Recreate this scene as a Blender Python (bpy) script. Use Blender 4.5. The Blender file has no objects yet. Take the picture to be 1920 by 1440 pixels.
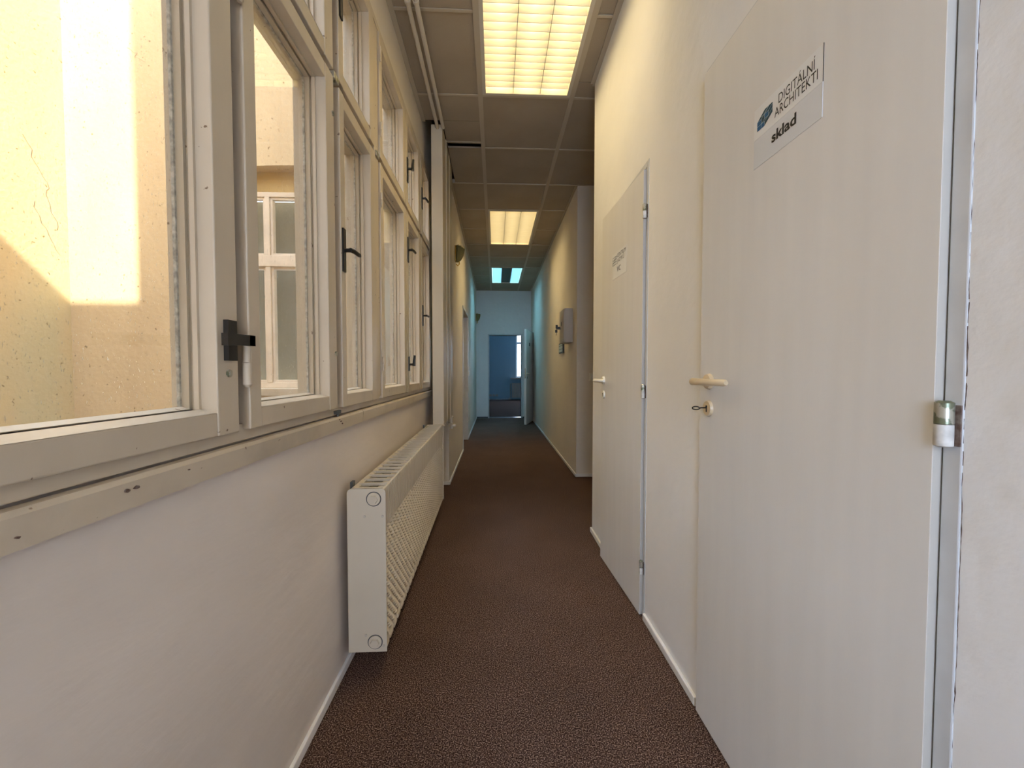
import bpy, math, random
from mathutils import Vector, Matrix
random.seed(7)
S = bpy.context.scene
COL = S.collection
PI = math.pi

# ------------------------------------------------------------------ camera, world, sun, exposure
F = 735.0
EYE = 1.085
VX, VY = 929.0, 697.0
yaw = math.atan((960 - VX) / F)
pitch = math.atan((720 - VY) / F)
cd = bpy.data.cameras.new('camera')
cd.sensor_fit = 'HORIZONTAL'; cd.sensor_width = 36.0; cd.lens = 36.0 * F / 1920.0
cd.clip_start = 0.02; cd.clip_end = 200
cam = bpy.data.objects.new('camera', cd); COL.objects.link(cam)
cam.location = (0, 0, EYE)
cam.rotation_euler = (PI / 2 - pitch, 0, -yaw)
S.camera = cam

wd = bpy.data.worlds.new('sky'); S.world = wd; wd.use_nodes = True
bg = wd.node_tree.nodes['Background']
bg.inputs[0].default_value = (0.61, 0.75, 1.0, 1); bg.inputs[1].default_value = 9.5

sl = bpy.data.lights.new('sun', 'SUN'); sl.energy = 10.0; sl.angle = 0.009; sl.color = (1.0, 0.93, 0.80)
sun = bpy.data.objects.new('sun', sl); COL.objects.link(sun)
sun.rotation_euler = Vector((-0.474, 1.0, -0.883)).to_track_quat('-Z', 'Y').to_euler()
sun.location = (3, -6, 14)

WARM = (1.0, 0.76, 0.36, 1); COOL = (0.24, 0.68, 1.0, 1)
LAMP = 9.5
S.view_settings.view_transform = 'Standard'; S.view_settings.look = 'None'
S.view_settings.gamma = 1.0; S.view_settings.use_curve_mapping = False
S.view_settings.exposure = 0.44

# ------------------------------------------------------------------ materials
def nmat(name, base, rough=0.6, metal=0.0, var=0.0, vscale=8.0, bump=0.0, bscale=60.0, stretch=(1, 1, 1),
         col2=None, lo=0.35, hi=0.65, spec=0.5, detail=6.0):
    m = bpy.data.materials.new(name); m.use_nodes = True
    nt = m.node_tree; b = nt.nodes['Principled BSDF']
    b.inputs['Base Color'].default_value = (*base, 1); b.inputs['Roughness'].default_value = rough
    b.inputs['Metallic'].default_value = metal; b.inputs['Specular IOR Level'].default_value = spec
    tc = nt.nodes.new('ShaderNodeTexCoord'); mp = nt.nodes.new('ShaderNodeMapping')
    mp.inputs['Scale'].default_value = stretch
    nt.links.new(tc.outputs['Object'], mp.inputs['Vector'])
    if var > 0 or col2:
        n = nt.nodes.new('ShaderNodeTexNoise'); n.inputs['Scale'].default_value = vscale
        n.inputs['Detail'].default_value = detail
        nt.links.new(mp.outputs[0], n.inputs['Vector'])
        r = nt.nodes.new('ShaderNodeValToRGB')
        c2 = col2 if col2 else tuple(max(0, c * (1 - var)) for c in base)
        r.color_ramp.elements[0].position = lo; r.color_ramp.elements[0].color = (*c2, 1)
        r.color_ramp.elements[1].position = hi; r.color_ramp.elements[1].color = (*base, 1)
        nt.links.new(n.outputs[0], r.inputs[0]); nt.links.new(r.outputs[0], b.inputs['Base Color'])
    if bump > 0:
        n2 = nt.nodes.new('ShaderNodeTexNoise'); n2.inputs['Scale'].default_value = bscale; n2.inputs['Detail'].default_value = 5
        nt.links.new(mp.outputs[0], n2.inputs['Vector'])
        bp = nt.nodes.new('ShaderNodeBump'); bp.inputs['Strength'].default_value = 1.0; bp.inputs['Distance'].default_value = bump
        nt.links.new(n2.outputs[0], bp.inputs['Height']); nt.links.new(bp.outputs[0], b.inputs['Normal'])
    return m

def emat(name, col, st):
    m = bpy.data.materials.new(name); m.use_nodes = True
    nt = m.node_tree; nt.nodes.clear()
    o = nt.nodes.new('ShaderNodeOutputMaterial'); e = nt.nodes.new('ShaderNodeEmission')
    e.inputs[0].default_value = col; e.inputs[1].default_value = st
    nt.links.new(e.outputs[0], o.inputs[0]); return m

def glassmat(name, tint=(0.98, 0.985, 0.98), dirt=0.03, sp=0.72):
    m = bpy.data.materials.new(name); m.use_nodes = True
    nt = m.node_tree; nt.nodes.clear()
    o = nt.nodes.new('ShaderNodeOutputMaterial')
    t = nt.nodes.new('ShaderNodeBsdfTransparent'); t.inputs[0].default_value = (*tint, 1)
    g = nt.nodes.new('ShaderNodeBsdfGlossy'); g.inputs['Roughness'].default_value = 0.015
    fr = nt.nodes.new('ShaderNodeFresnel'); fr.inputs[0].default_value = 1.45
    mx = nt.nodes.new('ShaderNodeMixShader')
    geo = nt.nodes.new('ShaderNodeNewGeometry'); inv = nt.nodes.new('ShaderNodeMath'); inv.operation = 'SUBTRACT'; inv.inputs[0].default_value = 1.0
    mul = nt.nodes.new('ShaderNodeMath'); mul.operation = 'MULTIPLY'
    nt.links.new(geo.outputs['Backfacing'], inv.inputs[1]); nt.links.new(fr.outputs[0], mul.inputs[0]); nt.links.new(inv.outputs[0], mul.inputs[1])
    nt.links.new(mul.outputs[0], mx.inputs[0]); nt.links.new(t.outputs[0], mx.inputs[1]); nt.links.new(g.outputs[0], mx.inputs[2])
    # dust specks and rain marks dried on the pane
    tc = nt.nodes.new('ShaderNodeTexCoord'); mp = nt.nodes.new('ShaderNodeMapping'); mp.inputs['Scale'].default_value = (1, 1, 0.35)
    n = nt.nodes.new('ShaderNodeTexNoise'); n.inputs['Scale'].default_value = 330; n.inputs['Detail'].default_value = 2
    r = nt.nodes.new('ShaderNodeValToRGB'); r.color_ramp.elements[0].position = sp; r.color_ramp.elements[1].position = sp + 0.06
    r.color_ramp.elements[0].color = (dirt, dirt, dirt, 1); r.color_ramp.elements[1].color = (0.35, 0.35, 0.35, 1)
    nt.links.new(tc.outputs['Object'], mp.inputs[0]); nt.links.new(mp.outputs[0], n.inputs['Vector']); nt.links.new(n.outputs[0], r.inputs[0])
    d = nt.nodes.new('ShaderNodeBsdfDiffuse'); d.inputs[0].default_value = (0.75, 0.72, 0.62, 1)
    tr = nt.nodes.new('ShaderNodeBsdfTranslucent'); tr.inputs[0].default_value = (0.75, 0.72, 0.62, 1)
    dm = nt.nodes.new('ShaderNodeMixShader'); dm.inputs[0].default_value = 0.5
    nt.links.new(d.outputs[0], dm.inputs[1]); nt.links.new(tr.outputs[0], dm.inputs[2])
    m2 = nt.nodes.new('ShaderNodeMixShader')
    nt.links.new(r.outputs[0], m2.inputs[0]); nt.links.new(mx.outputs[0], m2.inputs[1]); nt.links.new(dm.outputs[0], m2.inputs[2])
    nt.links.new(m2.outputs[0], o.inputs[0]); return m

M = {}
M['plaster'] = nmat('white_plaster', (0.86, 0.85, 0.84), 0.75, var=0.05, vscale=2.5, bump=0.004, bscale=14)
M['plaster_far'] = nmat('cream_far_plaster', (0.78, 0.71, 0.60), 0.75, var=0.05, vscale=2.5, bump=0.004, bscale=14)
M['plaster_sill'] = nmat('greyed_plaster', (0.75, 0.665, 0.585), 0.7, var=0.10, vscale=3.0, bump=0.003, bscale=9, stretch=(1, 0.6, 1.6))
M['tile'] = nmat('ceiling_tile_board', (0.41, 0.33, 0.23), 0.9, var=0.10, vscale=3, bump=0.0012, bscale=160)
M['tbar'] = nmat('ceiling_grid_metal', (0.50, 0.42, 0.30), 0.5)
M['plenum'] = nmat('dark_void', (0.03, 0.025, 0.02), 0.9)
M['wood'] = nmat('cream_window_paint', (0.58, 0.49, 0.37), 0.42, var=0.16, vscale=5, bump=0.0009, bscale=30, stretch=(1, 1, 0.35), lo=0.3, hi=0.6)
M['trimp'] = nmat('cream_sill_paint', (0.58, 0.49, 0.37), 0.45, var=0.22, vscale=6, bump=0.001, bscale=25, lo=0.28, hi=0.5)
M['wood2'] = nmat('peach_cream_paint', (0.80, 0.66, 0.50), 0.6, var=0.15, vscale=9)
M['putty'] = nmat('old_putty', (0.55, 0.52, 0.45), 0.8, var=0.5, vscale=90, bump=0.002, bscale=120)
M['doorw'] = nmat('white_grained_laminate', (0.79, 0.77, 0.74), 0.36, var=0.045, vscale=7.0, bump=0.00012, bscale=70, stretch=(1, 3.2, 0.28), lo=0.3, hi=0.7, detail=8)
M['dooredge'] = nmat('beige_door_edge', (0.50, 0.46, 0.40), 0.5)
M['steelw'] = nmat('painted_steel_frame', (0.62, 0.63, 0.64), 0.35, var=0.1, vscale=12)
M['beige'] = nmat('beige_plastic', (0.68, 0.53, 0.33), 0.3)
M['ivory'] = nmat('ivory_plastic', (0.80, 0.76, 0.66), 0.3)
M['black'] = nmat('black_metal', (0.012, 0.011, 0.010), 0.35, spec=0.5)
M['brass'] = nmat('aged_brass', (0.55, 0.36, 0.10), 0.3, metal=1.0)
M['shell'] = nmat('olive_glass_shade', (0.22, 0.18, 0.07), 0.25)
M['hingeg'] = nmat('worn_green_metal', (0.20, 0.22, 0.15), 0.3, metal=0.6, var=0.6, vscale=60, col2=(0.5, 0.48, 0.4), lo=0.5, hi=0.56)
M['hingew'] = nmat('hinge_overpaint', (0.72, 0.69, 0.64), 0.45, var=0.3, vscale=50)
M['rad'] = nmat('radiator_enamel', (0.62, 0.54, 0.42), 0.35, var=0.05, vscale=5)
M['radin'] = nmat('radiator_convector', (0.26, 0.23, 0.16), 0.5)  # convector colour darkened to put more shade into the top gaps
M['bluelit'] = nmat('blue_lit_wall', (0.40, 0.58, 0.68), 0.8)  # blue of the room's light put into the wall colour
M['paper'] = nmat('white_paper', (0.80, 0.80, 0.79), 0.5)
M['paper2'] = nmat('grey_white_paper', (0.70, 0.71, 0.72), 0.45)
M['ink'] = nmat('black_ink', (0.01, 0.01, 0.012), 0.5)
M['inkb'] = nmat('blue_ink', (0.005, 0.10, 0.24), 0.5)
M['inkt'] = nmat('teal_ink', (0.004, 0.05, 0.08), 0.5)
M['inkw'] = nmat('pale_blue_ink', (0.60, 0.75, 0.85), 0.5)
M['base'] = nmat('white_skirting', (0.82, 0.80, 0.77), 0.35)
M['chip'] = nmat('exposed_brown_undercoat', (0.10, 0.055, 0.04), 0.8, var=0.6, vscale=120, col2=(0.22, 0.17, 0.14))
M['cas'] = nmat('casing_board', (0.62, 0.53, 0.39), 0.5, var=0.05, vscale=4)
M['pipe'] = nmat('pipe_paint', (0.62, 0.55, 0.44), 0.4)
M['louver'] = nmat('louvre_blade_satin', (0.40, 0.38, 0.33), 0.45)
M['louver2'] = nmat('louvre_blade_matt', (0.42, 0.42, 0.42), 0.5)
M['lamph'] = nmat('lamp_housing', (0.62, 0.56, 0.45), 0.45)
M['grey'] = nmat('grey_enamel', (0.52, 0.46, 0.38), 0.5)
M['bluesign'] = nmat('pale_notice', (0.45, 0.55, 0.58), 0.4)
M['darkfr'] = nmat('dark_frame', (0.05, 0.055, 0.06), 0.4)
M['chrome'] = nmat('chrome', (0.7, 0.7, 0.7), 0.2, metal=1.0)
M['curtain'] = nmat('beige_blind', (0.22, 0.20, 0.15), 0.8, var=0.15, vscale=6)
M['darkin'] = nmat('dim_interior', (0.20, 0.17, 0.12), 0.8)
M['cdark'] = nmat('dark_cooler_strip', (0.10, 0.12, 0.10), 0.6)
M['glass'] = glassmat('window_glass', dirt=0.015)
M['glass_out'] = glassmat('weathered_window_glass', dirt=0.02, sp=0.665)
M['lampw'] = emat('warm_lamp_glow', WARM, LAMP)
M['lampc'] = emat('cool_lamp_glow', COOL, 17.0)

def specks(m, col, scale, lo, hi):
    nt = m.node_tree; b = nt.nodes['Principled BSDF']; src = b.inputs['Base Color'].links[0].from_socket
    tc = nt.nodes.new('ShaderNodeTexCoord'); n = nt.nodes.new('ShaderNodeTexNoise'); n.inputs['Scale'].default_value = scale; n.inputs['Detail'].default_value = 3
    r = nt.nodes.new('ShaderNodeValToRGB'); r.color_ramp.elements[0].position = lo; r.color_ramp.elements[1].position = hi
    mx = nt.nodes.new('ShaderNodeMixRGB'); mx.inputs[1].default_value = (*col, 1)
    nt.links.new(tc.outputs['Object'], n.inputs['Vector']); nt.links.new(n.outputs[0], r.inputs[0]); nt.links.new(r.outputs[0], mx.inputs[0])
    nt.links.new(src, mx.inputs[2]); nt.links.new(mx.outputs[0], b.inputs['Base Color'])
specks(M['wood'], (0.16, 0.10, 0.06), 42, 0.255, 0.275)
specks(M['trimp'], (0.20, 0.13, 0.08), 38, 0.265, 0.285)
# carpet: brown cut pile, two fine speckle layers
def carpet():
    m = nmat('brown_carpet', (0.10, 0.05, 0.035), 0.95, spec=0.1)
    nt = m.node_tree; b = nt.nodes['Principled BSDF']
    tc = nt.nodes.new('ShaderNodeTexCoord')
    n = nt.nodes.new('ShaderNodeTexNoise'); n.inputs['Scale'].default_value = 270; n.inputs['Detail'].default_value = 3
    r = nt.nodes.new('ShaderNodeValToRGB')
    e = r.color_ramp.elements
    e[0].position = 0.36; e[0].color = (0.020, 0.010, 0.008, 1)
    e[1].position = 0.66; e[1].color = (0.40, 0.27, 0.21, 1)
    k = e.new(0.5); k.color = (0.082, 0.043, 0.031, 1)
    n3 = nt.nodes.new('ShaderNodeTexNoise'); n3.inputs['Scale'].default_value = 3.0; n3.inputs['Detail'].default_value = 4
    r3 = nt.nodes.new('ShaderNodeValToRGB'); r3.color_ramp.elements[0].position = 0.3; r3.color_ramp.elements[1].position = 0.7
    r3.color_ramp.elements[0].color = (0.82, 0.82, 0.82, 1)
    mx = nt.nodes.new('ShaderNodeMixRGB'); mx.blend_type = 'MULTIPLY'; mx.inputs[0].default_value = 1
    for q in (n, n3): nt.links.new(tc.outputs['Object'], q.inputs['Vector'])
    nt.links.new(n.outputs[0], r.inputs[0]); nt.links.new(n3.outputs[0], r3.inputs[0])
    nt.links.new(r.outputs[0], mx.inputs[1]); nt.links.new(r3.outputs[0], mx.inputs[2]); nt.links.new(mx.outputs[0], b.inputs['Base Color'])
    bp = nt.nodes.new('ShaderNodeBump'); bp.inputs['Strength'].default_value = 1; bp.inputs['Distance'].default_value = 0.004
    nt.links.new(n.outputs[0], bp.inputs['Height']); nt.links.new(bp.outputs[0], b.inputs['Normal'])
    return m
M['carpet'] = carpet()

# courtyard render: yellow-ochre, stained and speckled
def stucco(name, a, c):
    m = nmat(name, a, 0.9, bump=0.004, bscale=26)
    nt = m.node_tree; b = nt.nodes['Principled BSDF']
    tc = nt.nodes.new('ShaderNodeTexCoord')
    mp = nt.nodes.new('ShaderNodeMapping'); mp.inputs['Scale'].default_value = (1, 1, 0.35)
    n = nt.nodes.new('ShaderNodeTexNoise'); n.inputs['Scale'].default_value = 1.6; n.inputs['Detail'].default_value = 6
    r = nt.nodes.new('ShaderNodeValToRGB'); r.color_ramp.elements[0].position = 0.35; r.color_ramp.elements[1].position = 0.62
    r.color_ramp.elements[0].color = (*c, 1); r.color_ramp.elements[1].color = (*a, 1)
    n2 = nt.nodes.new('ShaderNodeTexNoise'); n2.inputs['Scale'].default_value = 34; n2.inputs['Detail'].default_value = 3
    r2 = nt.nodes.new('ShaderNodeValToRGB'); r2.color_ramp.elements[0].position = 0.27; r2.color_ramp.elements[1].position = 0.33
    r2.color_ramp.elements[0].color = (0.35, 0.30, 0.22, 1)
    mx = nt.nodes.new('ShaderNodeMixRGB'); mx.blend_type = 'MULTIPLY'; mx.inputs[0].default_value = 1
    nt.links.new(tc.outputs['Object'], mp.inputs[0]); nt.links.new(mp.outputs[0], n.inputs['Vector']); nt.links.new(tc.outputs['Object'], n2.inputs['Vector'])
    nt.links.new(n.outputs[0], r.inputs[0]); nt.links.new(n2.outputs[0], r2.inputs[0])
    nt.links.new(r.outputs[0], mx.inputs[1]); nt.links.new(r2.outputs[0], mx.inputs[2]); nt.links.new(mx.outputs[0], b.inputs['Base Color'])
    return m
M['stucco'] = stucco('ochre_render', (0.68, 0.51, 0.30), (0.58, 0.42, 0.24))
M['stucco2'] = stucco('pale_render', (0.70, 0.52, 0.28), (0.60, 0.53, 0.33))
M['ochre'] = stucco('shaded_ochre_render', (0.62, 0.42, 0.16), (0.45, 0.32, 0.14))

# ------------------------------------------------------------------ mesh helpers
class MB:
    def __init__(self): self.v = []; self.f = []; self.mi = []; self.cur = 0
    def add(self, vs, fs, T=None):
        o = len(self.v)
        self.v += [tuple(T @ Vector(p)) if T else tuple(p) for p in vs]
        self.f += [tuple(i + o for i in q) for q in fs]; self.mi += [self.cur] * len(fs)
        return self
    def box(self, x0, x1, y0, y1, z0, z1, T=None):
        vs = [(x, y, z) for z in (z0, z1) for x, y in ((x0, y0), (x1, y0), (x1, y1), (x0, y1))]
        return self.add(vs, [(3, 2, 1, 0), (4, 5, 6, 7), (0, 1, 5, 4), (1, 2, 6, 5), (2, 3, 7, 6), (3, 0, 4, 7)], T)
    def cyl(self, a, b, r, n=16, r2=None, sx=1.0, cap=True):
        a = Vector(a); b = Vector(b); d = (b - a).normalized()
        u = d.cross(Vector((0, 0, 1)));
        if u.length < 1e-4: u = Vector((1, 0, 0))
        u.normalize(); w = d.cross(u)
        r2 = r if r2 is None else r2
        vs = []
        for c, rr in ((a, r), (b, r2)):
            for i in range(n):
                t = 2 * PI * i / n; vs.append(c + u * (math.cos(t) * rr) + w * (math.sin(t) * rr * sx))
        fs = [(i, (i + 1) % n, n + (i + 1) % n, n + i) for i in range(n)]
        if cap: fs += [tuple(range(n - 1, -1, -1)), tuple(range(n, 2 * n))]
        return self.add(vs, fs)
    def tube(self, pts, r, n=12):
        P = [Vector(p) for p in pts]; vs = []; prev = None
        rs = r if isinstance(r, (list, tuple)) else [r] * len(P)
        for i, p in enumerate(P):
            d = (P[min(i + 1, len(P) - 1)] - P[max(i - 1, 0)]).normalized()
            if prev is None:
                u = d.cross(Vector((0, 0, 1)))
                if u.length < 1e-3: u = d.cross(Vector((0, 1, 0)))
            else: u = prev - d * prev.dot(d)
            u.normalize(); prev = u; w = d.cross(u)
            for k in range(n):
                t = 2 * PI * k / n; vs.append(p + (u * math.cos(t) + w * math.sin(t)) * rs[i])
        fs = []
        for i in range(len(P) - 1):
            for k in range(n):
                a = i * n + k; b = i * n + (k + 1) % n; fs.append((a, b, b + n, a + n))
        fs += [tuple(range(n - 1, -1, -1)), tuple(range((len(P) - 1) * n, len(P) * n))]
        return self.add(vs, fs)
    def prism(self, poly, axis, a, b):
        # poly in the two other axes (ordered), extruded on axis from a to b
        def mk(p, t):
            q = list(p); q.insert(axis, t); return tuple(q)
        n = len(poly); vs = [mk(p, a) for p in poly] + [mk(p, b) for p in poly]
        fs = [tuple(range(n))[::-1], tuple(range(n, 2 * n))] + [(i, (i + 1) % n, n + (i + 1) % n, n + i) for i in range(n)]
        return self.add(vs, fs)
    def mesh(self, name, mats, smooth=False):
        me = bpy.data.meshes.new(name); me.from_pydata(self.v, [], self.f)
        for m in (mats if isinstance(mats, (list, tuple)) else [mats]): me.materials.append(m)
        for p, i in zip(me.polygons, self.mi): p.material_index = i
        import bmesh
        bm = bmesh.new(); bm.from_mesh(me); bmesh.ops.recalc_face_normals(bm, faces=bm.faces); bm.to_mesh(me); bm.free()
        if smooth:
            for p in me.polygons: p.use_smooth = True
            me.set_sharp_from_angle(angle=math.radians(35))
        me.update(); return me
    def build(self, name, mats, parent=None, smooth=False, bevel=0, loc=None):
        o = bpy.data.objects.new(name, self.mesh(name, mats, smooth)); COL.objects.link(o)
        if parent: o.parent = parent
        if loc: o.location = loc
        if bevel:
            b = o.modifiers.new('bevel', 'BEVEL'); b.width = bevel; b.segments = 2; b.limit_method = 'ANGLE'
        return o

def tag(o, label=None, cat=None, group=None, kind=None):
    if label: o['label'] = label
    if cat: o['category'] = cat
    if group: o['group'] = group
    if kind: o['kind'] = kind
    return o
def empty(name, loc=(0, 0, 0), rz=0):
    o = bpy.data.objects.new(name, None); o.empty_display_size = 0.05
    o.location = loc; o.rotation_euler = (0, 0, rz); COL.objects.link(o); return o
def inst(o, parent, loc=None, rot=None):
    c = o.copy(); COL.objects.link(c); c.parent = parent
    if loc is not None: c.location = loc
    if rot is not None: c.rotation_euler = rot
    return c
def copy_tree(o, parent=None):
    c = o.copy(); COL.objects.link(c); c.parent = parent
    for ch in [q for q in bpy.data.objects if q.parent == o]: copy_tree(ch, c)
    return c

# ------------------------------------------------------------------ main dimensions
H = EYE + 1.877                      # ceiling
WL, WR = -0.55, 0.65                 # near walls
FL, FR = -0.445, 0.83                # far walls
YB, YE = -1.6, 9.15                  # back wall, end wall
YC, YN = 2.59, 3.98                  # corner of near right wall, niche wall
YP = 3.34                            # pier start on the left
WO = -0.66                           # outer face of the left wall
RY1, RZ = 15.2, 2.962                # far room

def struct(o, label, cat): return tag(o, label, cat, None, 'structure')

# floor
m = MB(); m.box(WO, 2.1, YB - .1, YE + .15, -0.1, 0); m.box(-2.6, 2.6, YE + .15, RY1 + .1, -0.1, 0)
struct(m.build('floor', M['carpet']), 'brown speckled cut-pile carpet running the length of the corridor', 'floor')

# left wall: parapet, header, pier and far run with a doorway recess
DY0, DY1, DZ = 5.32, 6.28, 1.96
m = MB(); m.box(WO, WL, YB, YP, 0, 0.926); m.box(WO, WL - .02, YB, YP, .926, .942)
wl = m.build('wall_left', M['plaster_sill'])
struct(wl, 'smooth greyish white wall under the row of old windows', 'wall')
m = MB(); m.box(WO, WL, YB, YP, 2.70, 3.25)
struct(m.build('wall_left_header', M['plaster_far']), 'strip of cream wall between window tops and suspended ceiling', 'wall')
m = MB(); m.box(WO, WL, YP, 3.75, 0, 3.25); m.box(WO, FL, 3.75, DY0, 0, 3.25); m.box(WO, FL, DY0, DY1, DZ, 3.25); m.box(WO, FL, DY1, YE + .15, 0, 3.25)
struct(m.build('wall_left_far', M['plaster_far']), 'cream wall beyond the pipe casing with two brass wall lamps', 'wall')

# right wall, near run with two door openings
S1, S2, SZ = 0.515, 1.205, 2.005     # store door
W1, W2, WZ = 1.655, 2.255, 1.985     # WC door
m = MB()
m.box(WR, .80, YB, S1, 0, 3.25); m.box(WR, .80, S1, S2, SZ, 3.25); m.box(WR, .80, S2, W1, 0, 3.25)
m.box(WR, .80, W1, W2, WZ, 3.25); m.box(WR, .80, W2, YC, 0, 3.25); m.box(.80, 2.0, YC - .15, YC, 0, 3.25)
m.box(.80, .86, S1 - .1, S2 + .1, 0, 2.2); m.box(.80, .86, W1 - .1, W2 + .1, 0, 2.2)
struct(m.build('wall_right', M['plaster']), 'white plaster wall holding the two flush white doors', 'wall')
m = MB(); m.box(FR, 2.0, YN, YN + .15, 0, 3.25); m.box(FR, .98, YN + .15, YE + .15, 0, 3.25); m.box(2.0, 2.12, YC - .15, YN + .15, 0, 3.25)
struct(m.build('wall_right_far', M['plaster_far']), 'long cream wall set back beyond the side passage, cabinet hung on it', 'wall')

# end wall with doorway
EX0, EX1, EZ = -0.145, 0.60, 1.935
m = MB(); m.box(FL, EX0, YE, YE + .15, 0, 3.25); m.box(EX1, FR, YE, YE + .15, 0, 3.25); m.box(EX0, EX1, YE, YE + .15, EZ, 3.25)
struct(m.build('wall_end', M['plaster']), 'pale wall closing the corridor around the open doorway', 'wall')
# wall behind the camera with an unseen opening added to let in daylight
m = MB(); m.box(WL, -.40, YB - .1, YB, 0, 3.25); m.box(.50, WR, YB - .1, YB, 0, 3.25); m.box(-.40, .50, YB - .1, YB, 0, .60); m.box(-.40, .50, YB - .1, YB, 2.35, 3.25)
struct(m.build('wall_back', M['plaster']), 'white wall behind the viewer with an opening added for daylight', 'wall')

# far room shell
m = MB()
m.box(-2.6, FL, YE + .05, YE + .15, 0, 3.1); m.box(.98, 2.6, YE + .05, YE + .15, 0, 3.1)
m.box(-2.7, -2.6, YE + .05, RY1 + .1, 0, 3.1); m.box(2.6, 2.7, YE + .05, RY1 + .1, 0, 3.1)
X0, X1, Z0, Z1 = 0.79, 1.95, 0.85, 2.62
m.box(-2.6, X0, RY1, RY1 + .25, 0, 3.1); m.box(X1, 2.6, RY1, RY1 + .25, 0, 3.1)
m.box(X0, X1, RY1, RY1 + .25, 0, Z0); m.box(X0, X1, RY1, RY1 + .25, Z1, 3.1); m.box(-2.7, 2.7, YE + .05, RY1 + .25, 3.1, 3.2)
struct(m.build('wall_far_room', M['bluelit']), 'walls of the dim room seen through the far doorway', 'wall')

# skirtings
def skirt(name, label, boxes):
    m = MB()
    for b in boxes:
        x0, x1, y0, y1 = b
        m.box(x0, x1, y0, y1, 0.004, 0.034)
    struct(m.build(name, M['darkfr' if name in ('baseboard_end',) else 'base'], bevel=.003), label, 'skirting')
skirt('baseboard_left', 'thin white skirting under the radiator wall', [(WL, WL + .012, YB, YP)])
skirt('baseboard_left_far', 'thin white skirting along the far left wall and pier', [(FL, FL + .012, 3.738, DY0), (WL, FL + .012, 3.738, 3.75), (FL, FL + .012, DY1, YE)])
skirt('baseboard_right', 'thin white skirting between and beside the two white doors', [(WR - .012, WR, YB, S1 - .002), (WR - .012, WR, S2 + .002, W1 - .004), (WR - .012, WR, W2 + .002, YC + .012), (WR - .012, 2.0, YC, YC + .012)])
skirt('baseboard_right_far', 'thin white skirting round the set-back right wall', [(FR - .012, FR, YN - .012, YE), (FR, 2.0, YN - .012, YN)])
skirt('baseboard_end', 'thin skirting beside the far doorway', [(FL + .012, EX0 - .03, YE - .012, YE), (EX1 + .03, FR - .012, YE - .012, YE)])
skirt('baseboard_far_room', 'pale skirting at the back of the far room', [(-2.6, .60, RY1 - .014, RY1)])

# ------------------------------------------------------------------ ceiling: slab, tiles, grid bars
m = MB(); m.box(WO, 2.12, YB - .1, YE + .15, 3.25, 3.35)
ceil = struct(m.build('ceiling', M['plenum']), 'suspended ceiling of brownish square tiles in a metal grid', 'ceiling')
MOD = 0.625; GX = -0.10; GY0 = 2.735
xl = [(-0.55, GX), (GX, GX + MOD), (GX + MOD, GX + 2 * MOD), (GX + 2 * MOD, 2.0)]
lights_at = {(-2): 1, (-1): 1, 3: 2, 4: 2, 7: 3, 8: 3}
tiles = {}
rows = range(-7, 11)
for r in rows:
    y0 = max(GY0 + r * MOD, YB); y1 = min(GY0 + (r + 1) * MOD, YE)
    if y1 - y0 < .02: continue
    for c, (a, b) in enumerate(xl):
        if c == 1 and r in lights_at: continue
        yy0, yy1 = y0, y1
        if c == 3:
            if y1 < YC or y0 > YN: continue
            yy0, yy1 = max(y0, YC), min(y1, YN)
        if c == 2:
            mid = (y0 + y1) / 2
            if y1 <= YC: b = WR
            elif y0 >= YN: b = FR
            elif y0 < YC: b = b; yy0 = y0
        if c == 0:
            if y0 >= YP: a = FL
            if r == 0: yy1 = 3.30                              # slot left open before the casing
            if r == 1: a = -0.40; yy0 = 3.37
            if r == 0: a = -0.55
        segs = [(a, b, yy0, yy1)]
        if c == 2 and y0 < YC < y1: segs = [(a, WR, y0, YC), (a, b, YC, y1)]
        if c == 2 and y0 < YN < y1: segs = [(a, b, y0, YN), (a, FR, YN, y1)]
        if c == 0 and r == 0: segs = [(-0.55, b, y0, 3.02), (-0.40, b, 3.02, 3.30)]
        for (p, q, s, t) in segs:
            if q - p < .03 or t - s < .03: continue
            key = (round(q - p, 3), round(t - s, 3))
            if key not in tiles:
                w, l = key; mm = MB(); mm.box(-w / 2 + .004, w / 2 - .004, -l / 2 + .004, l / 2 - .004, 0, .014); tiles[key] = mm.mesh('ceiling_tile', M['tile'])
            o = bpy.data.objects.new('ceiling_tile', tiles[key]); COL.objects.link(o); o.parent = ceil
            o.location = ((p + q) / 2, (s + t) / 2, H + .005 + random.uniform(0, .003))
def bar(x0, x1, y0, y1, w=.028):
    mm = MB()
    if x1 - x0 < y1 - y0: mm.box(x0 - w / 2, x0 + w / 2, y0, y1, H - .003, H + .004); mm.box(x0 - .003, x0 + .003, y0, y1, H + .004, H + .04)
    else: mm.box(x0, x1, y0 - w / 2, y0 + w / 2, H - .001, H + .004); mm.box(x0, x1, y0 - .003, y0 + .003, H + .004, H + .04)
    mm.build('grid_bar', M['tbar'], ceil)
bar(GX, GX, YB, YE, .032); bar(GX + MOD, GX + MOD, YB, YE, .032); bar(GX + 2 * MOD, GX + 2 * MOD, YC, YN)
for r in rows:
    y = GY0 + r * MOD
    if not (YB < y < YE): continue
    xr = WR if y < YC else (2.0 if y < YN else FR)
    xa = WL if y < 3 else (-.40 if y < 3.7 else FL)
    if r not in (-1, 4, 8): bar(GX, GX + MOD, y, y, .018)
    if r != 1: bar(xa, GX, y, y, .016)
    bar(GX + MOD, xr, y, y, .016)
bar(GX - .30, GX, 3.285, 3.285, .02)
mm = MB()
def ang(x0, x1, y0, y1): mm.box(x0, x1, y0, y1, H - .004, H + .003)
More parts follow.
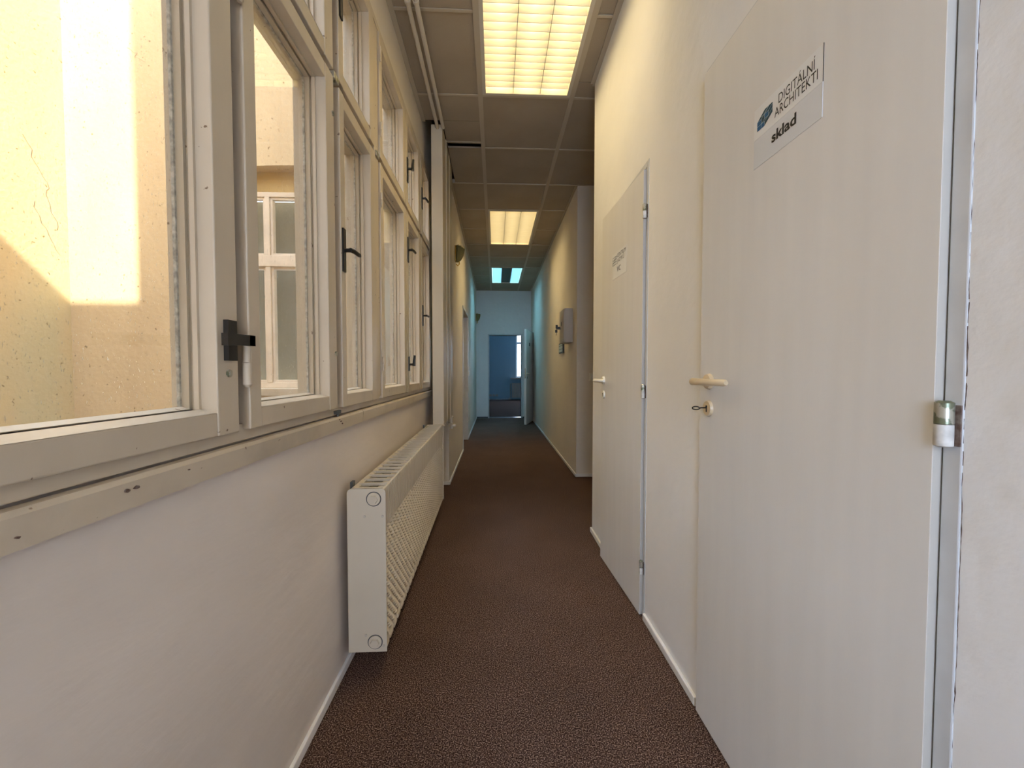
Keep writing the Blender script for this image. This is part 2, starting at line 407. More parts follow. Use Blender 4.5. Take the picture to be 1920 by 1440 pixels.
ang(WL, WL + .028, YB, 3.02); ang(FL, FL + .022, 3.72, YE); ang(WR - .028, WR, YB, YC); ang(FR - .022, FR, YN, YE); ang(FL, FR, YE - .022, YE); ang(.64, 2.0, YC, YC + .02); ang(FR, 2.0, YN - .02, YN)
mm.build('wall_angle', M['tbar'], ceil)

# ------------------------------------------------------------------ ceiling lights
def ceiling_light(y0, label, cool=False):
    y1 = y0 + 2 * MOD; xa, xb = GX + .016, GX + MOD - .016; ya, yb = y0 + .012, y1 - .012
    root = empty('ceiling_light', ((xa + xb) / 2, (ya + yb) / 2, H))
    tag(root, label, 'ceiling light', 'louvred lights set in the ceiling')
    W, L = (xb - xa) / 2, (yb - ya) / 2
    iw, il = W - .022, L - .022
    m = MB()
    m.box(-W, W, -L, -il, -.004, .006); m.box(-W, W, il, L, -.004, .006); m.box(-W, -iw, -il, il, -.004, .006); m.box(iw, W, -il, il, -.004, .006)
    m.box(-iw - .006, -iw, -il, il, .006, .10); m.box(iw, iw + .006, -il, il, .006, .10); m.box(-iw, iw, -il - .006, -il, .006, .10); m.box(-iw, iw, il, il + .006, .006, .10)
    m.box(-iw, iw, -il, il, .10, .106)
    m.build('housing', M['lamph'], root)
    cw = 2 * iw / 3
    if cool:
        for s in (-1, 1):
            m = MB(); m.box(s * cw - cw / 2 + .008, s * cw + cw / 2 - .008, -il, il, .080, .084); m.build('diffuser', M['lampc'], root)
            m = MB(); m.prism([(s * cw / 2 - .004, .08), (s * cw / 2 + .004, .08), (s * cw / 2 + .004, .0), (s * cw / 2 - .004, .0)], 1, -il, il); m.build('louvre_divider', M['louver2'], root)
        m = MB(); m.box(-cw / 2, cw / 2, -il, il, .004, .02); m.build('centre_strip', M['cdark'], root)
        m = MB(); m.prism([(-.003, .052), (.003, .052), (.001, .0), (-.001, .0)], 0, -cw / 2 + .006, cw / 2 - .006); bl = m.mesh('louvre_blade', M['louver2'])
        for s in (-1, 1):
            for k in range(1, 22):
                o = bpy.data.objects.new('louvre_blade', bl); COL.objects.link(o); o.parent = root; o.location = (s * cw, -il + k * 2 * il / 22, 0)
        return root
    m = MB(); m.box(-iw, iw, -il, il, .085, .088); m.build('reflector', M['lampw'], root)
    m = MB(); m.cyl((-cw, -il + .02, .076), (-cw, il - .02, .076), .009, 12); tube = m.mesh('lamp_tube', M['lamp_tube'], True)
    for s in (0, 1, 2):
        o = bpy.data.objects.new('lamp_tube', tube); COL.objects.link(o); o.parent = root; o.location = (s * cw, 0, 0)
    for s in (-.5, .5):
        m = MB(); m.prism([(s * cw - .003, .062), (s * cw + .003, .062), (s * cw + .0015, .0), (s * cw - .0015, .0)], 1, -il, il)
        m.build('louvre_divider', M['louver'], root)
    m = MB(); m.prism([(-.004, .062), (.004, .062), (.001, .0), (-.001, .0)], 0, -iw, iw); bl = m.mesh('louvre_blade', M['louver'])
    n = 21
    for k in range(1, n + 1):
        o = bpy.data.objects.new('louvre_blade', bl); COL.objects.link(o); o.parent = root; o.location = (0, -il + k * 2 * il / (n + 1), 0)
    return root
M['lamp_tube'] = emat('lamp_tube_glow', (1.0, 0.84, 0.5, 1), LAMP * 2.2)
# prism on axis 0 uses (y,z); on axis 1 uses (x,z)
ceiling_light(GY0 - 2 * MOD, 'large warm yellow louvred ceiling light nearest the viewer')
ceiling_light(GY0 + 3 * MOD, 'second warm yellow louvred ceiling light, midway down the corridor')
ceiling_light(GY0 + 7 * MOD, 'cool blue ceiling light with two lit strips by the end wall', True)

lf = ceiling_light(12.0, 'unseen cool blue light added to brighten the far room', True); lf.location.z = 3.09; lf.location.x = -.4  # lamp added out of view to fill the far room with blue light
# ------------------------------------------------------------------ window_1 : long wooden window on the left
win = empty('window_1', (WL, 1.6, .935)); wloc = Vector((WL, 1.6, .935))
struct(win, 'long cream-painted wooden window with two rows of hinged sashes along the left wall', 'window')
Tw = Matrix.Translation(-wloc)
def wbuild(m, name, mats, parent=win, **k):
    o = m.build(name, mats, None, **k)
    o.data.transform(Tw); o.parent = parent; return o
cols = [(-1.25, -.74), (-.73, -.20), (-.19, .333), (.345, .836), (.873, 1.345), (1.392, 1.788), (1.872, 2.400), (2.412, 2.845), (2.885, 3.262)]
ZL0, ZL1, ZU0, ZU1 = .960, 2.056, 2.079, 2.648
XF, XBK = -.532, -.605
# fixed frame: rails, transom, posts
m = MB(); m.box(WO, WL + .002, YB + .1, YP, .9360, .972); m.build
wbuild(m, 'bottom_rail', M['wood'], bevel=.002)
m = MB(); m.box(WO, WL - .040, YB + .1, YP, 2.036, 2.098); wbuild(m, 'transom', M['wood'], bevel=.002)
m = MB(); m.box(WO, WL + .002, YB + .1, YP, 2.632, 2.70); wbuild(m, 'top_rail', M['wood'], bevel=.002)
m = MB(); m.box(WL, WL + .006, YB + .1, YP, 2.672, 2.70); wbuild(m, 'top_moulding', M['wood'], bevel=.002)
posts = [(-1.50, -1.24)] + [(cols[i][1] - .010, cols[i + 1][0] + .010) for i in range(len(cols) - 1)] + [(3.252, 3.34)]
for a, b in posts:
    wide = b - a > .08
    m = MB(); xf = WL - .042 if not wide else WL + .004; m.box(WO, xf, a, b, .972, 2.036); m.box(WO, xf, a, b, 2.098, 2.632)
    wbuild(m, 'post', M['wood'], bevel=.002)
    if b - a > .08:
        m = MB(); m.box(WL, WL + .012, a + .022, b - .022, .972, 2.632); wbuild(m, 'cover_strip', M['wood'], bevel=.003)

def sash(y0, y1, z0, z1):
    sl_, sr, st = .042, .062, .046
    ya, yb, za, zb = y0 + sl_, y1 - sr, z0 + st, z1 - st      # opening in the sash frame
    m = MB()
    m.box(XBK, XF, y0, ya, z0, z1); m.box(XBK, XF, yb, y1, z0, z1)
    m.box(XBK, XF - .0015, ya, yb, z0, za); m.box(XBK, XF - .0015, ya, yb, zb, z1)
    s = wbuild(m, 'sash', M['wood'], bevel=.0025)
    def ring(m, xa, xb, a, b):
        m.box(xa, xb, ya + a, ya + b, za + a, zb - a); m.box(xa, xb, yb - b, yb - a, za + a, zb - a)
        m.box(xa, xb, ya + b, yb - b, za + a, za + b); m.box(xa, xb, ya + b, yb - b, zb - b, zb - a)
    m = MB(); ring(m, -.5725, -.563, 0, .006); wbuild(m, 'inner_bead', M['wood'], s)
    m = MB(); m.prism([(-.5335, za), (-.563, za + .007), (-.563, za)], 1, ya, yb); m.prism([(-.580, za), (-.580, za + .008), (-.594, za + .013), (-.594, za)], 1, ya, yb); wbuild(m, 'sloped_ledge', M['wood'], s)
    m = MB(); ring(m, -.604, -.580, 0, .007); wbuild(m, 'outer_bead', M['wood'], s)
    m = MB(); ring(m, -.5995, -.594, .007, .0115); wbuild(m, 'putty_line', M['putty'], s)
    m = MB(); m.box(-.578, -.575, ya + .001, yb - .001, za + .001, zb - .001); wbuild(m, 'inner_pane', M['glass'], s)
    m = MB(); m.box(-.604, -.6005, ya + .002, yb - .002, za + .002, zb - .002); wbuild(m, 'outer_pane', M['glass_out'], s)
    return s
low = [sash(a, b, ZL0, ZL1) for a, b in cols]
upp = [sash(a, b, ZU0, ZU1) for a, b in cols]

def w_handle(s, y, z, kind, ph=.10):
    """black espagnolette handle on a stile: back plate, neck and lever"""
    m = MB(); hw = .011
    m.box(XF, XF + .006, y - hw, y + hw, z - ph, z + ph * .45)
    if kind == 'plate':
        m = MB(); m.box(XF, XF + .010, y - .013, y + .013, z - .038, z + .042)
        m.cyl((XF + .008, y - .004, z + .004), (XF + .046, y - .004, z + .004), .0085, 12)
        m.prism([(y - .012, z - .009), (y + .006, z - .009), (y + .006, z + .012), (y - .012, z + .012)], 0, XF + .038, XF + .050)
        m.add([(XF + .038, y - .075, z - .012), (XF + .050, y - .075, z - .012), (XF + .050, y - .075, z + .010), (XF + .038, y - .075, z + .010),
               (XF + .038, y + .004, z - .008), (XF + .050, y + .004, z - .008), (XF + .050, y + .004, z + .012), (XF + .038, y + .004, z + .012)],
              [(0, 1, 2, 3), (7, 6, 5, 4), (0, 4, 5, 1), (1, 5, 6, 2), (2, 6, 7, 3), (3, 7, 4, 0)])
    elif kind == 'out':
        m = MB(); m.box(XF, XF + .006, y - hw, y + hw, z - .075, z + .075)
        m.cyl((XF, y, z), (XF + .030, y, z), .007, 10)
        m.tube([(XF + .026, y - .004, z), (XF + .030, y + .02, z + .002), (XF + .034, y + .06, z + .001), (XF + .034, y + .075, z)], [.008, .008, .0075, .003], 10)
    elif kind == 'up':
        m.cyl((XF, y, z - .02), (XF + .034, y, z - .02), .007, 10)
        m.tube([(XF + .032, y, z - .03), (XF + .034, y, z), (XF + .038, y, z + .035)], [.010, .008, .006], 10)
    return wbuild(m, 'handle', M['black'], s, smooth=True)
# window fittings
w_handle(low[3], .806, 1.145, 'plate')
w_handle(low[5], 1.411, 1.51, 'out')
w_handle(low[7], 2.432, 1.825, 'out')
w_handle(low[7], 2.432, 1.150, 'up', .06)
w_handle(low[8], 2.906, 1.495, 'out')
w_handle(upp[5], 1.411, 2.40, 'up')
w_handle(upp[7], 2.432, 2.330, 'up')
w_handle(upp[8], 2.906, 2.34, 'out')
w_handle(upp[3], .806, 2.35, 'plate')
def w_hinge(s, y, z, r=.008, h=.09):
    m = MB(); m.cyl((XF + .006, y, z), (XF + .006, y, z + h * .55), r, 12); m.cyl((XF + .006, y, z - h * .45), (XF + .006, y, z - .0015), r, 12)
    m.cyl((XF + .006, y, z - h * .45 - .006), (XF + .006, y, z - h * .45), r * .5, 12, r)
    wbuild(m, 'hinge', M['wood'], s, smooth=True)
for z in (1.105, 1.90): w_hinge(low[4], .855, z, .0085, .105)
for z in (2.20, 2.55): w_hinge(upp[4], .855, z, .007, .06)
for s_, y in ((low[6], 1.866), (upp[6], 1.866)):
    for z in ((1.12, 1.88) if s_ == low[6] else (2.2, 2.54)): w_hinge(s_, y, z, .005, .06)
# screws and small latches
for (s_, y, z) in ((low[3], .806, 1.082), (low[4], 1.334, 1.145), (low[4], 1.334, 1.93), (upp[4], 1.334, 2.34)):
    m = MB(); m.cyl((XF, y, z), (XF + .003, y, z), .008, 14); m.cyl((XF + .003, y, z), (XF + .005, y, z), .004, 6)
    wbuild(m, 'screw', M['hingeg'], s_, smooth=True)
for (y, z) in ((1.366, 2.067), (1.83, 2.067)):
    m = MB(); m.box(WL + .002, WL + .020, y - .02, y + .022, z - .012, z + .012); wbuild(m, 'latch_plate', M['hingeg'], bevel=.003)
m = MB(); m.box(WL + .002, WL + .012, 1.348, 1.388, .940, .952); m.cyl((WL + .008, 1.368, .918), (WL + .008, 1.368, .945), .004, 8)
wbuild(m, 'bottom_bolt', M['darkfr'])

# sill moulding under the window, two lengths with a joint
def sillm(name, label, y0, y1):
    m = MB(); m.prism([(WL, .881), (WL + .014, .884), (WL + .017, .924), (WL + .013, .931), (WL, .932)], 1, y0, y1)
    struct(m.build(name, M['trimp']), label, 'trim')
sillm('trim_1', 'chipped cream wooden moulding under the near window sashes', YB, 1.602)
sillm('trim_2', 'cream wooden moulding under the far window sashes above radiator', 1.606, YP)
# dirt spots where the paint has gone
m = MB()
for (y, z, s) in ((.585, .913, .004), (.60, .913, .0045), (.455, .90, .002), (.70, .915, .002), (1.372, .914, .006), (1.36, .921, .004), (1.385, .905, .004)):
    pts = [(y + math.cos(t) * s * random.uniform(.6, 1.3), z + math.sin(t) * s * random.uniform(.4, .8)) for t in [k * PI / 4 for k in range(8)]]
    m.prism(pts, 0, WL + .0145, WL + .0185)
tag(m.build('paint_chips', M['chip'], bpy.data.objects['trim_1']), kind='stuff')

# ------------------------------------------------------------------ courtyard outside
CX, CYF = -3.806, 3.70
m = MB(); m.box(CX - .3, CX, -1.7, CYF + .6, -3, 6.2)
struct(m.build('wall_courtyard_left', M['stucco2']), 'sunlit pale yellow rendered courtyard wall with a slanting shadow', 'wall')
RX0 = -2.74
m = MB(); m.box(CX, RX0, CYF, CYF + .3, -3, 6.2)
arc = [(RX0 + (WO - RX0) * k / 12, 2.905 + .055 * math.sin(PI * min(1, k / 12 * 1.0)) ) for k in range(13)]
m.prism(arc + [(WO, 6.2), (RX0, 6.2)], 1, CYF, CYF + .3)
m.box(-1.50, WO, CYF + .13, CYF + .3, -3, 2.96); m.box(RX0, -2.64, CYF + .13, CYF + .3, -3, 2.96)
m.box(-2.64, -1.50, CYF + .13, CYF + .3, -3, .93); m.box(-2.64, -1.50, CYF + .13, CYF + .3, 2.76, 2.96)
for k in range(3): m.box(-1.30 + k * .17, -1.22 + k * .17, CYF + .07, CYF + .13, -3, 2.88)
cw = m.build('wall_courtyard_far', M['stucco']); struct(cw, 'peach rendered courtyard wall with a sunlit strip and cracks', 'wall')
m = MB(); m.box(RX0, WO, CYF + .12, CYF + .13, 2.765, 2.96); m.build('shaded_band', M['ochre'], cw)  # darker ochre puts the overhang's shade into the recessed band
# cracks in the render
m = MB()
def crack(p, n, step, nrm):
    y, z = p
    for i in range(n):
        y2 = y + step[0] * random.uniform(-.8, 1.6); z2 = z + step[1] * random.uniform(.5, 1.4); w = .004
        if nrm == 'x': m.add([(CX + .002, y, z), (CX + .002, y + w, z), (CX + .002, y2 + w, z2), (CX + .002, y2, z2)], [(0, 1, 2, 3)])
        else: m.add([(y, CYF - .002, z), (y + w, CYF - .002, z), (y2 + w, CYF - .002, z2), (y2, CYF - .002, z2)], [(0, 1, 2, 3)])
        y, z = y2, z2
crack((3.38, 3.0), 14, (.03, -.05), 'x'); crack((3.45, 2.5), 8, (.03, -.05), 'x')
crack((-3.25, 3.95), 8, (.03, -.015), 'y')
m.build('crack', M['chip'], cw)
m = MB(); m.box(CX - .3, WO, -2.0, -1.7, -3, 6.478)
struct(m.build('sun_block_near', M['stucco']), 'unseen block behind the viewer, added to cast the slanting shadow', 'wall')  # unseen block; its top edge is set to cast the courtyard shadow
m = MB(); m.box(CX, WO, -1.7, CYF, -3.2, -3); struct(m.build('floor_courtyard', M['stucco']), 'courtyard ground far below the windows', 'ground')
m = MB(); m.box(WO, 8, -1.7, RY1 + .25, 3.36, 9.8); struct(m.build('sun_block_upper', M['stucco']), 'unseen block above the corridor, shaped to mask the sun', 'building')  # unseen block sized to cut the upright edge of the sun patch
m = MB(); m.box(WO, WL - .001, -1.7, 0, -3, -.01); m.box(WO - .02, WO, -1.7, CYF, -3, .93); struct(m.build('wall_outer_base', M['stucco']), 'rendered outer wall face below the windows', 'wall')
m = MB(); m.box(.8, 6, -6.5, -6, -3, 6.8); struct(m.build('sun_block_back', M['stucco']), 'unseen block added to keep sun out of the back opening', 'building')  # block added out of view to stop direct sun entering from behind
# sheet sill outside
m = MB(); m.prism([(WO - .10, .925), (WO + .01, .955), (WO + .01, .948), (WO - .10, .918)], 1, -1.5, YP)
struct(m.build('trim_3', M['grey'], ), 'grey sheet metal outer window sill', 'trim')

# window_2 : opposite window in the courtyard
w2 = empty('window_2', (-2.16, CYF + .16, .93))
struct(w2, 'cream painted casement window in the opposite courtyard wall', 'window')
def w2b(m, name, mat, parent=w2, **k):
    o = m.build(name, mat, None, **k); o.data.transform(Matrix.Translation((2.16, -(CYF + .16), -.93))); o.parent = parent; return o
ya, yb = CYF + .10, CYF + .17
m = MB(); m.box(-2.64, -2.58, ya, yb, .93, 2.76); m.box(-1.56, -1.50, ya, yb, .93, 2.76); m.box(-2.58, -1.56, ya, yb, .93, .985); m.box(-2.58, -1.56, ya, yb, 2.715, 2.76)
m.box(-2.58, -1.56, ya - .01, yb, 2.07, 2.175); m.box(-2.150, -2.105, ya - .006, yb, .985, 2.07); m.box(-2.150, -2.105, ya - .006, yb, 2.175, 2.715)
w2b(m, 'frame', M['wood2'], bevel=.004)
for (xa, xb) in ((-2.58, -2.150), (-2.105, -1.56)):
    for (za, zb) in ((.985, 2.07), (2.175, 2.715)):
        m = MB(); t = .022; y2, y3 = ya + .012, yb - .01
        m.box(xa, xa + t, y2, y3, za, zb); m.box(xb - t, xb, y2, y3, za, zb); m.box(xa + t, xb - t, y2, y3, za, za + t); m.box(xa + t, xb - t, y2, y3, zb - t, zb)
        s = w2b(m, 'sash', M['wood2'], bevel=.003)
        m = MB(); m.box(xa + t, xb - t, ya + .03, ya + .033, za + t, zb - t); w2b(m, 'pane', M['glass_out'], s)
m = MB(); m.box(-2.63, -1.51, CYF + .42, CYF + .44, .90, 2.80); w2b(m, 'blind', M['curtain'])
m = MB(); m.box(RX0, -1.40, CYF + .0, CYF + .13, .86, .93); w2b(m, 'sill', M['trimp'], bevel=.006)

# ------------------------------------------------------------------ doors on the right
def frame_and_leaf(name, label, y0, y1, z1, ajar, fy0, fy1, fz):
    """y0..y1 leaf, hinged at y0 (near side); frame opening fy0..fy1 up to fz"""
    root = empty(name, (WR, y0, 0)); struct(root, label, 'door')
    def lb(m, nm, mat, parent=root, T=None, **k):
        o = m.build(nm, mat, None, **k)
        if T is None: o.data.transform(Matrix.Translation((-WR, -y0, 0)))
        o.parent = parent; return o
    m = MB()
    m.box(WR - .002, .78, fy0, fy0 + .024, 0, fz); m.box(WR - .002, .78, fy1 - .024, fy1, 0, fz); m.box(WR - .002, .78, fy0 + .024, fy1 - .024, fz - .024, fz)
    m.box(WR + .035, .72, fy0 + .024, fy0 + .036, 0, fz - .024); m.box(WR + .035, .72, fy1 - .036, fy1 - .024, 0, fz - .024)
    lb(m, 'door_frame', M['steelw'], bevel=.002)
    w = y1 - y0
    piv = Matrix.Translation((-.014, 0, 0)) @ Matrix.Rotation(ajar, 4, 'Z')
    m = MB(); m.box(0, .016, 0, w, .008, z1, piv); m.cur = 0
    m.box(.016, .040, .012, w - .012, .008, z1 - .012, piv)
    leaf = m.build('door_leaf', [M['doorw'], M['dooredge']], root, bevel=.001)
    for p in leaf.data.polygons:
        if p.normal.y < -.8 or p.normal.y > .8: p.material_index = 1
    return root, piv, w, leaf
def lever(root, leaf, piv, w, z, d=.045, mat=M['beige'], s=1.0, key=True, arm=.15):
    yy = w - d
    m = MB(); m.cyl((0, yy, z), (-.010, yy, z), .0235 * s, 24, .021 * s); m.cyl((-.010, yy, z), (-.014, yy, z), .021 * s, 24, .012)
    o = m.build('handle_rosette', mat, leaf, smooth=True); o.data.transform(piv)
    m = MB(); pts = [(-.010, yy, z)]
    pts += [(-.040, yy, z), (-.052, yy - .004, z), (-.058, yy - .014, z), (-.058, yy - .035, z), (-.050, yy - .09, z), (-.040, yy - arm + .005, z), (-.0395, yy - arm, z)]
    m.tube(pts, [.0085, .009, .010, .0105, .010, .0095, .009, .006], 16)
    o = m.build('lever', mat, leaf, smooth=True); o.data.transform(piv)
    zz = z - .080
    m = MB(); m.cyl((0, yy, zz), (-.008, yy, zz), .0235 * s, 24, .021 * s)
    o = m.build('key_rosette', mat, leaf, smooth=True); o.data.transform(piv)
    m = MB(); m.cyl((-.0075, yy, zz + .005), (-.0090, yy, zz + .005), .004, 12); m.box(-.0090, -.0075, yy - .0022, yy + .0022, zz - .011, zz + .006)
    o = m.build('keyhole', M['ink'], leaf); o.data.transform(piv)
    return yy, zz
def d_hinge(root, y, z, r, h):
    m = MB(); m.cur = 0; m.cyl((-.012, y, z), (-.012, y, z + h / 2 - .001), r, 20); m.cyl((-.012, y, z + h / 2 - .001), (-.012, y, z + h / 2 + .002), r, 20, r * .6)
    m.cur = 1; m.cyl((-.012, y, z - h / 2), (-.012, y, z - .0008), r, 20); m.cyl((-.012, y, z - h / 2 - .002), (-.012, y, z - h / 2), r * .6, 20, r)
    m.cur = 2; m.box(-.004, .000, y - r * 1.30, y - r * .6, z - h / 2, z + h / 2 - .004)
    m.build('hinge', [M['hingeg'], M['hingew'], M['chip']], root, smooth=True)

d1, piv1, w1, leaf1 = frame_and_leaf('door_1', 'near white wood-grained flush door with the blue-logo sign, closed', .541, 1.192, 1.985, 0.0, S1, S2, SZ)
yy1, zz1 = lever(d1, leaf1, piv1, w1, 1.056, .052, s=1.0)
for z in (1.011, .25, 1.76): d_hinge(d1, -.011, z, .0105, .062)
aj = math.radians(2.6)
d2, piv2, w2_, leaf2 = frame_and_leaf('door_2', 'narrower white flush door with the WC sign, slightly ajar', 1.682, 2.238, 1.952, aj, W1, W2, WZ)
yy2, zz2 = lever(d2, leaf2, piv2, w2_, 1.036, .045, mat=M['ivory'], s=1.0, arm=.12)
for z in (.226, 1.0, 1.772): d_hinge(d2, -.010, z, .0085, .058)

# key in the near door lock
kx, ky = WR - .014, .541 + yy1
m = MB(); m.tube([(kx - .006, ky, zz1 + .002), (kx - .025, ky, zz1 + .002), (kx - .030, ky, zz1)], .0022, 8)
ring = [(kx - .040 + .011 * math.cos(t), ky + .002 * math.sin(t), zz1 + .0045 * math.sin(t) + .001) for t in [2 * PI * k / 16 for k in range(17)]]
m.tube(ring, .0018, 8)
tag(m.build('door_key', M['black'], smooth=True), 'dark steel key left in the lock of the near door', 'key')

# worn paint edge between frame and wall
m = MB(); z = .42; ys = S1 + .0005; drift = 0.0; pa = None
while z < 2.0:
    h = random.uniform(.004, .012); drift = max(-.0035, min(.0005, drift + random.uniform(-.0010, .0010)))
    w = random.uniform(.0003, .0011) * (1.7 if .93 < z < 1.25 else 1.0)
    if random.random() < .10: w *= 2.2
    cur = (ys + drift * .6 + w / 2, ys + drift * .6 - w / 2, z)
    if pa and random.random() < .86:
        x = WR - .0007
        m.add([(x, pa[0], pa[2]), (x, pa[1], pa[2]), (x, cur[1], cur[2]), (x, cur[0], cur[2])], [(0, 1, 2, 3)])
    pa = cur; z += h
tag(m.build('chipped_paint_edge', M['chip'], bpy.data.objects['wall_right']), kind='stuff')

# ------------------------------------------------------------------ door signs
fonts = {}
def text_mesh(txt, offset=0.0):
    c = bpy.data.curves.new('lettering', 'FONT'); c.body = txt; c.size = 1.0; c.offset = offset; c.fill_mode = 'FRONT'; c.resolution_u = 3
    o = bpy.data.objects.new('lettering', c); COL.objects.link(o)
    bpy.context.view_layer.update()
    me = bpy.data.meshes.new_from_object(o.evaluated_get(bpy.context.evaluated_depsgraph_get()))
    bpy.data.objects.remove(o); return me
# sign plane: u runs towards -Y (right in the photo), v up; local x=-thickness
def put_text(txt, parent, u0, u1, v0, cap, mat, offset=0.0, name='lettering', d=-.0012, capref='H'):
    me = text_mesh(txt, offset)
    xs = [v.co.x for v in me.vertices]; ref = text_mesh(capref, offset); ch = max(v.co.y for v in ref.vertices); bpy.data.meshes.remove(ref)
    x0, x1 = min(xs), max(xs)
    for v in me.vertices:
        u = u0 + (v.co.x - x0) / (x1 - x0) * (u1 - u0); w = v0 + v.co.y / ch * cap
        v.co = (d, -u, w)
    me.materials.clear(); me.materials.append(mat); me.name = name
    o = bpy.data.objects.new(name, me); COL.objects.link(o); o.parent = parent; return o
def sheet(parent, u0, u1, v0, v1, mat, name, d0=-.0008, d1=0.0):
    m = MB(); m.box(d0, d1, -u1, -u0, v0, v1); return m.build(name, mat, parent)
def flat(parent, pts, mat, name, d=-.0011):
    m = MB(); m.add([(d, -p[0], p[1]) for p in pts], [tuple(range(len(pts)))]); return m.build(name, mat, parent)
def line(m, a, b, w, d=-.0014):
    dx, dy = b[0] - a[0], b[1] - a[1]; L = math.hypot(dx, dy); nx, ny = -dy / L * w / 2, dx / L * w / 2
    m.add([(d, -(p[0]), p[1]) for p in ((a[0] + nx, a[1] + ny), (b[0] + nx, b[1] + ny), (b[0] - nx, b[1] - ny), (a[0] - nx, a[1] - ny))], [(0, 1, 2, 3)])

sg = empty('door_sign', (WR - .0142, .955, 1.580))
tag(sg, 'white paper sign with blue cube logo reading DIGITÁLNÍ ARCHITEKTI and sklad on near door', 'sign', 'paper signs on the doors')
U = lambda Y: .955 - Y
V = lambda z: z - 1.580
sheet(sg, 0, .203, 0, .068, M['paper2'], 'lower_sheet'); sheet(sg, 0, .203, .0685, .141, M['paper'], 'upper_sheet')
m = MB(); m.box(-.0012, 0, -.2035, -.203, .068, .141); m.build('sheet_edge', M['darkfr'], sg)
put_text('DIGITÁLNÍ', sg, U(.872), U(.771), V(1.686), .0205, M['ink'], .002)
put_text('ARCHITEKTI', sg, U(.884), U(.764), V(1.661), .0205, M['ink'], .002)
put_text('sklad', sg, U(.892), U(.818), V(1.610), .0235, M['ink'], .028, capref='l')
# cube logo: hexagonal stack
lu0, lu1, lv0, lv1 = U(.943), U(.891), V(1.665), V(1.703)
def LP(a, b): return (lu0 + a * (lu1 - lu0), lv0 + b * (lv1 - lv0))
flat(sg, [LP(0, 0), (LP(.5, 0)), LP(1, .42), LP(1, 1), LP(.5, 1), LP(0, .58)], M['inkt'], 'logo_body')
for nm, q, mt in (('logo_face', [(0, 0), (.28, 0), (.28, .28), (0, .28)], 'inkb'), ('logo_face', [(.28, 0), (.5, 0), (.5, .28), (.28, .28)], 'inkb'),
                  ('logo_face', [(0, .28), (.28, .28), (.28, .58), (0, .58)], 'inkb'), ('logo_face', [(.5, .42), (.75, .42), (.75, .72), (.5, .72)], 'inkb')):
    flat(sg, [LP(*p) for p in q], M[mt], nm, -.0012)
m = MB()
for a, b in (((0, .28), (.5, .28)), ((.28, 0), (.28, .58)), ((0, .58), (.28, .58)), ((.28, .58), (.75, 1)), ((.28, .72), (.75, .72)), ((.5, .42), (.5, .72)), ((.75, .42), (.75, .72)),
             ((.5, .42), (.75, .42)), ((.28, .28), (.5, .42)), ((.5, .28), (.75, .42)), ((.75, .72), (1, .92)), ((.5, .72), (.78, 1)), ((.75, .42), (1, .68)), ((.5, 0), (.5, .28))):
    line(m, LP(*a), LP(*b), .0006)
m.build('logo_lines', M['inkw'], sg)

# WC sign: rides on the ajar leaf
sg2 = empty('door_sign')
loc = Matrix.Translation((WR, 1.682, 0)) @ piv2 @ Vector((-.0004, .385, 1.566))
sg2.location = loc; sg2.rotation_euler = (0, 0, aj)
tag(sg2, 'small white paper sign reading CENTRUM JAZYKŮ and WC on the ajar door', 'sign', 'paper signs on the doors')
sheet(sg2, 0, .20, 0, .13, M['paper'], 'sheet')
put_text('CENTRUM', sg2, .075, .190, .100, .019, M['ink'], -.005)
put_text('JAZYKŮ', sg2, .075, .168, .074, .019, M['ink'], -.005)
put_text('WC', sg2, .072, .122, .028, .026, M['ink'], .01)
m = MB()
for a in (.010, .030, .050, .066):
    line(m, (a, .072), (a, .112), .002)
for b in (.072, .085, .098, .112): line(m, (.010, b), (.066, b), .002)
line(m, (.010, .072), (.03, .098), .0016); line(m, (.03, .085), (.066, .112), .0016); m.build('logo_lines', M['inkt'], sg2)

# ------------------------------------------------------------------ radiator under the window
rad = empty('radiator', (-.46, 1.39, 0)); rloc = Vector((-.46, 1.39, 0))
tag(rad, 'long cream panel radiator with dimpled front under the windows', 'radiator')
RL = 1.68; RZ0, RZ1 = .085, .672; XFr, XBr = .062, -.062   # local: x across, y along
tilt = -math.atan(.026 / RL); rad.rotation_euler = (0, 0, -tilt * -1)
def rb(m, name, mat, **k): return m.build(name, mat, rad, **k)
# end plates with rounded upper corners
def endplate(y):
    m = MB(); r = .014; hw = .067
    poly = [(-hw, RZ0), (hw, RZ0)] + [(hw - r + r * math.cos(t), RZ1 - r + r * math.sin(t)) for t in (0, PI / 8, PI / 4, 3 * PI / 8, PI / 2)] + [(-hw + r + r * math.cos(t), RZ1 - r + r * math.sin(t)) for t in (PI / 2, 5 * PI / 8, 3 * PI / 4, 7 * PI / 8, PI)]
    m.prism(poly, 1, y, y + .003); return rb(m, 'end_plate', M['rad'])
endplate(-.003); endplate(RL)
for z in (RZ1 - .036, RZ0 + .036):
    m = MB(); m.cyl((.026, -.0035, z), (.026, -.003, z), .0265, 28); o = rb(m, 'plug_gap', M['darkfr'])
    m = MB(); m.cyl((.026, -.003, z), (.026, -.007, z), .0235, 28, .0225); m.cyl((.026, -.007, z), (.026, -.015, z), .0165, 6, .0150); rb(m, 'hex_plug', M['rad'], smooth=True)
for (x, z) in ((-.006, RZ1 - .098), (.056, RZ1 - .098), (-.006, RZ0 + .062), (.056, RZ0 + .022)):
    m = MB(); m.cyl((x, -.003, z), (x, -.006, z), .0045, 10); rb(m, 'end_screw', M['grey'])
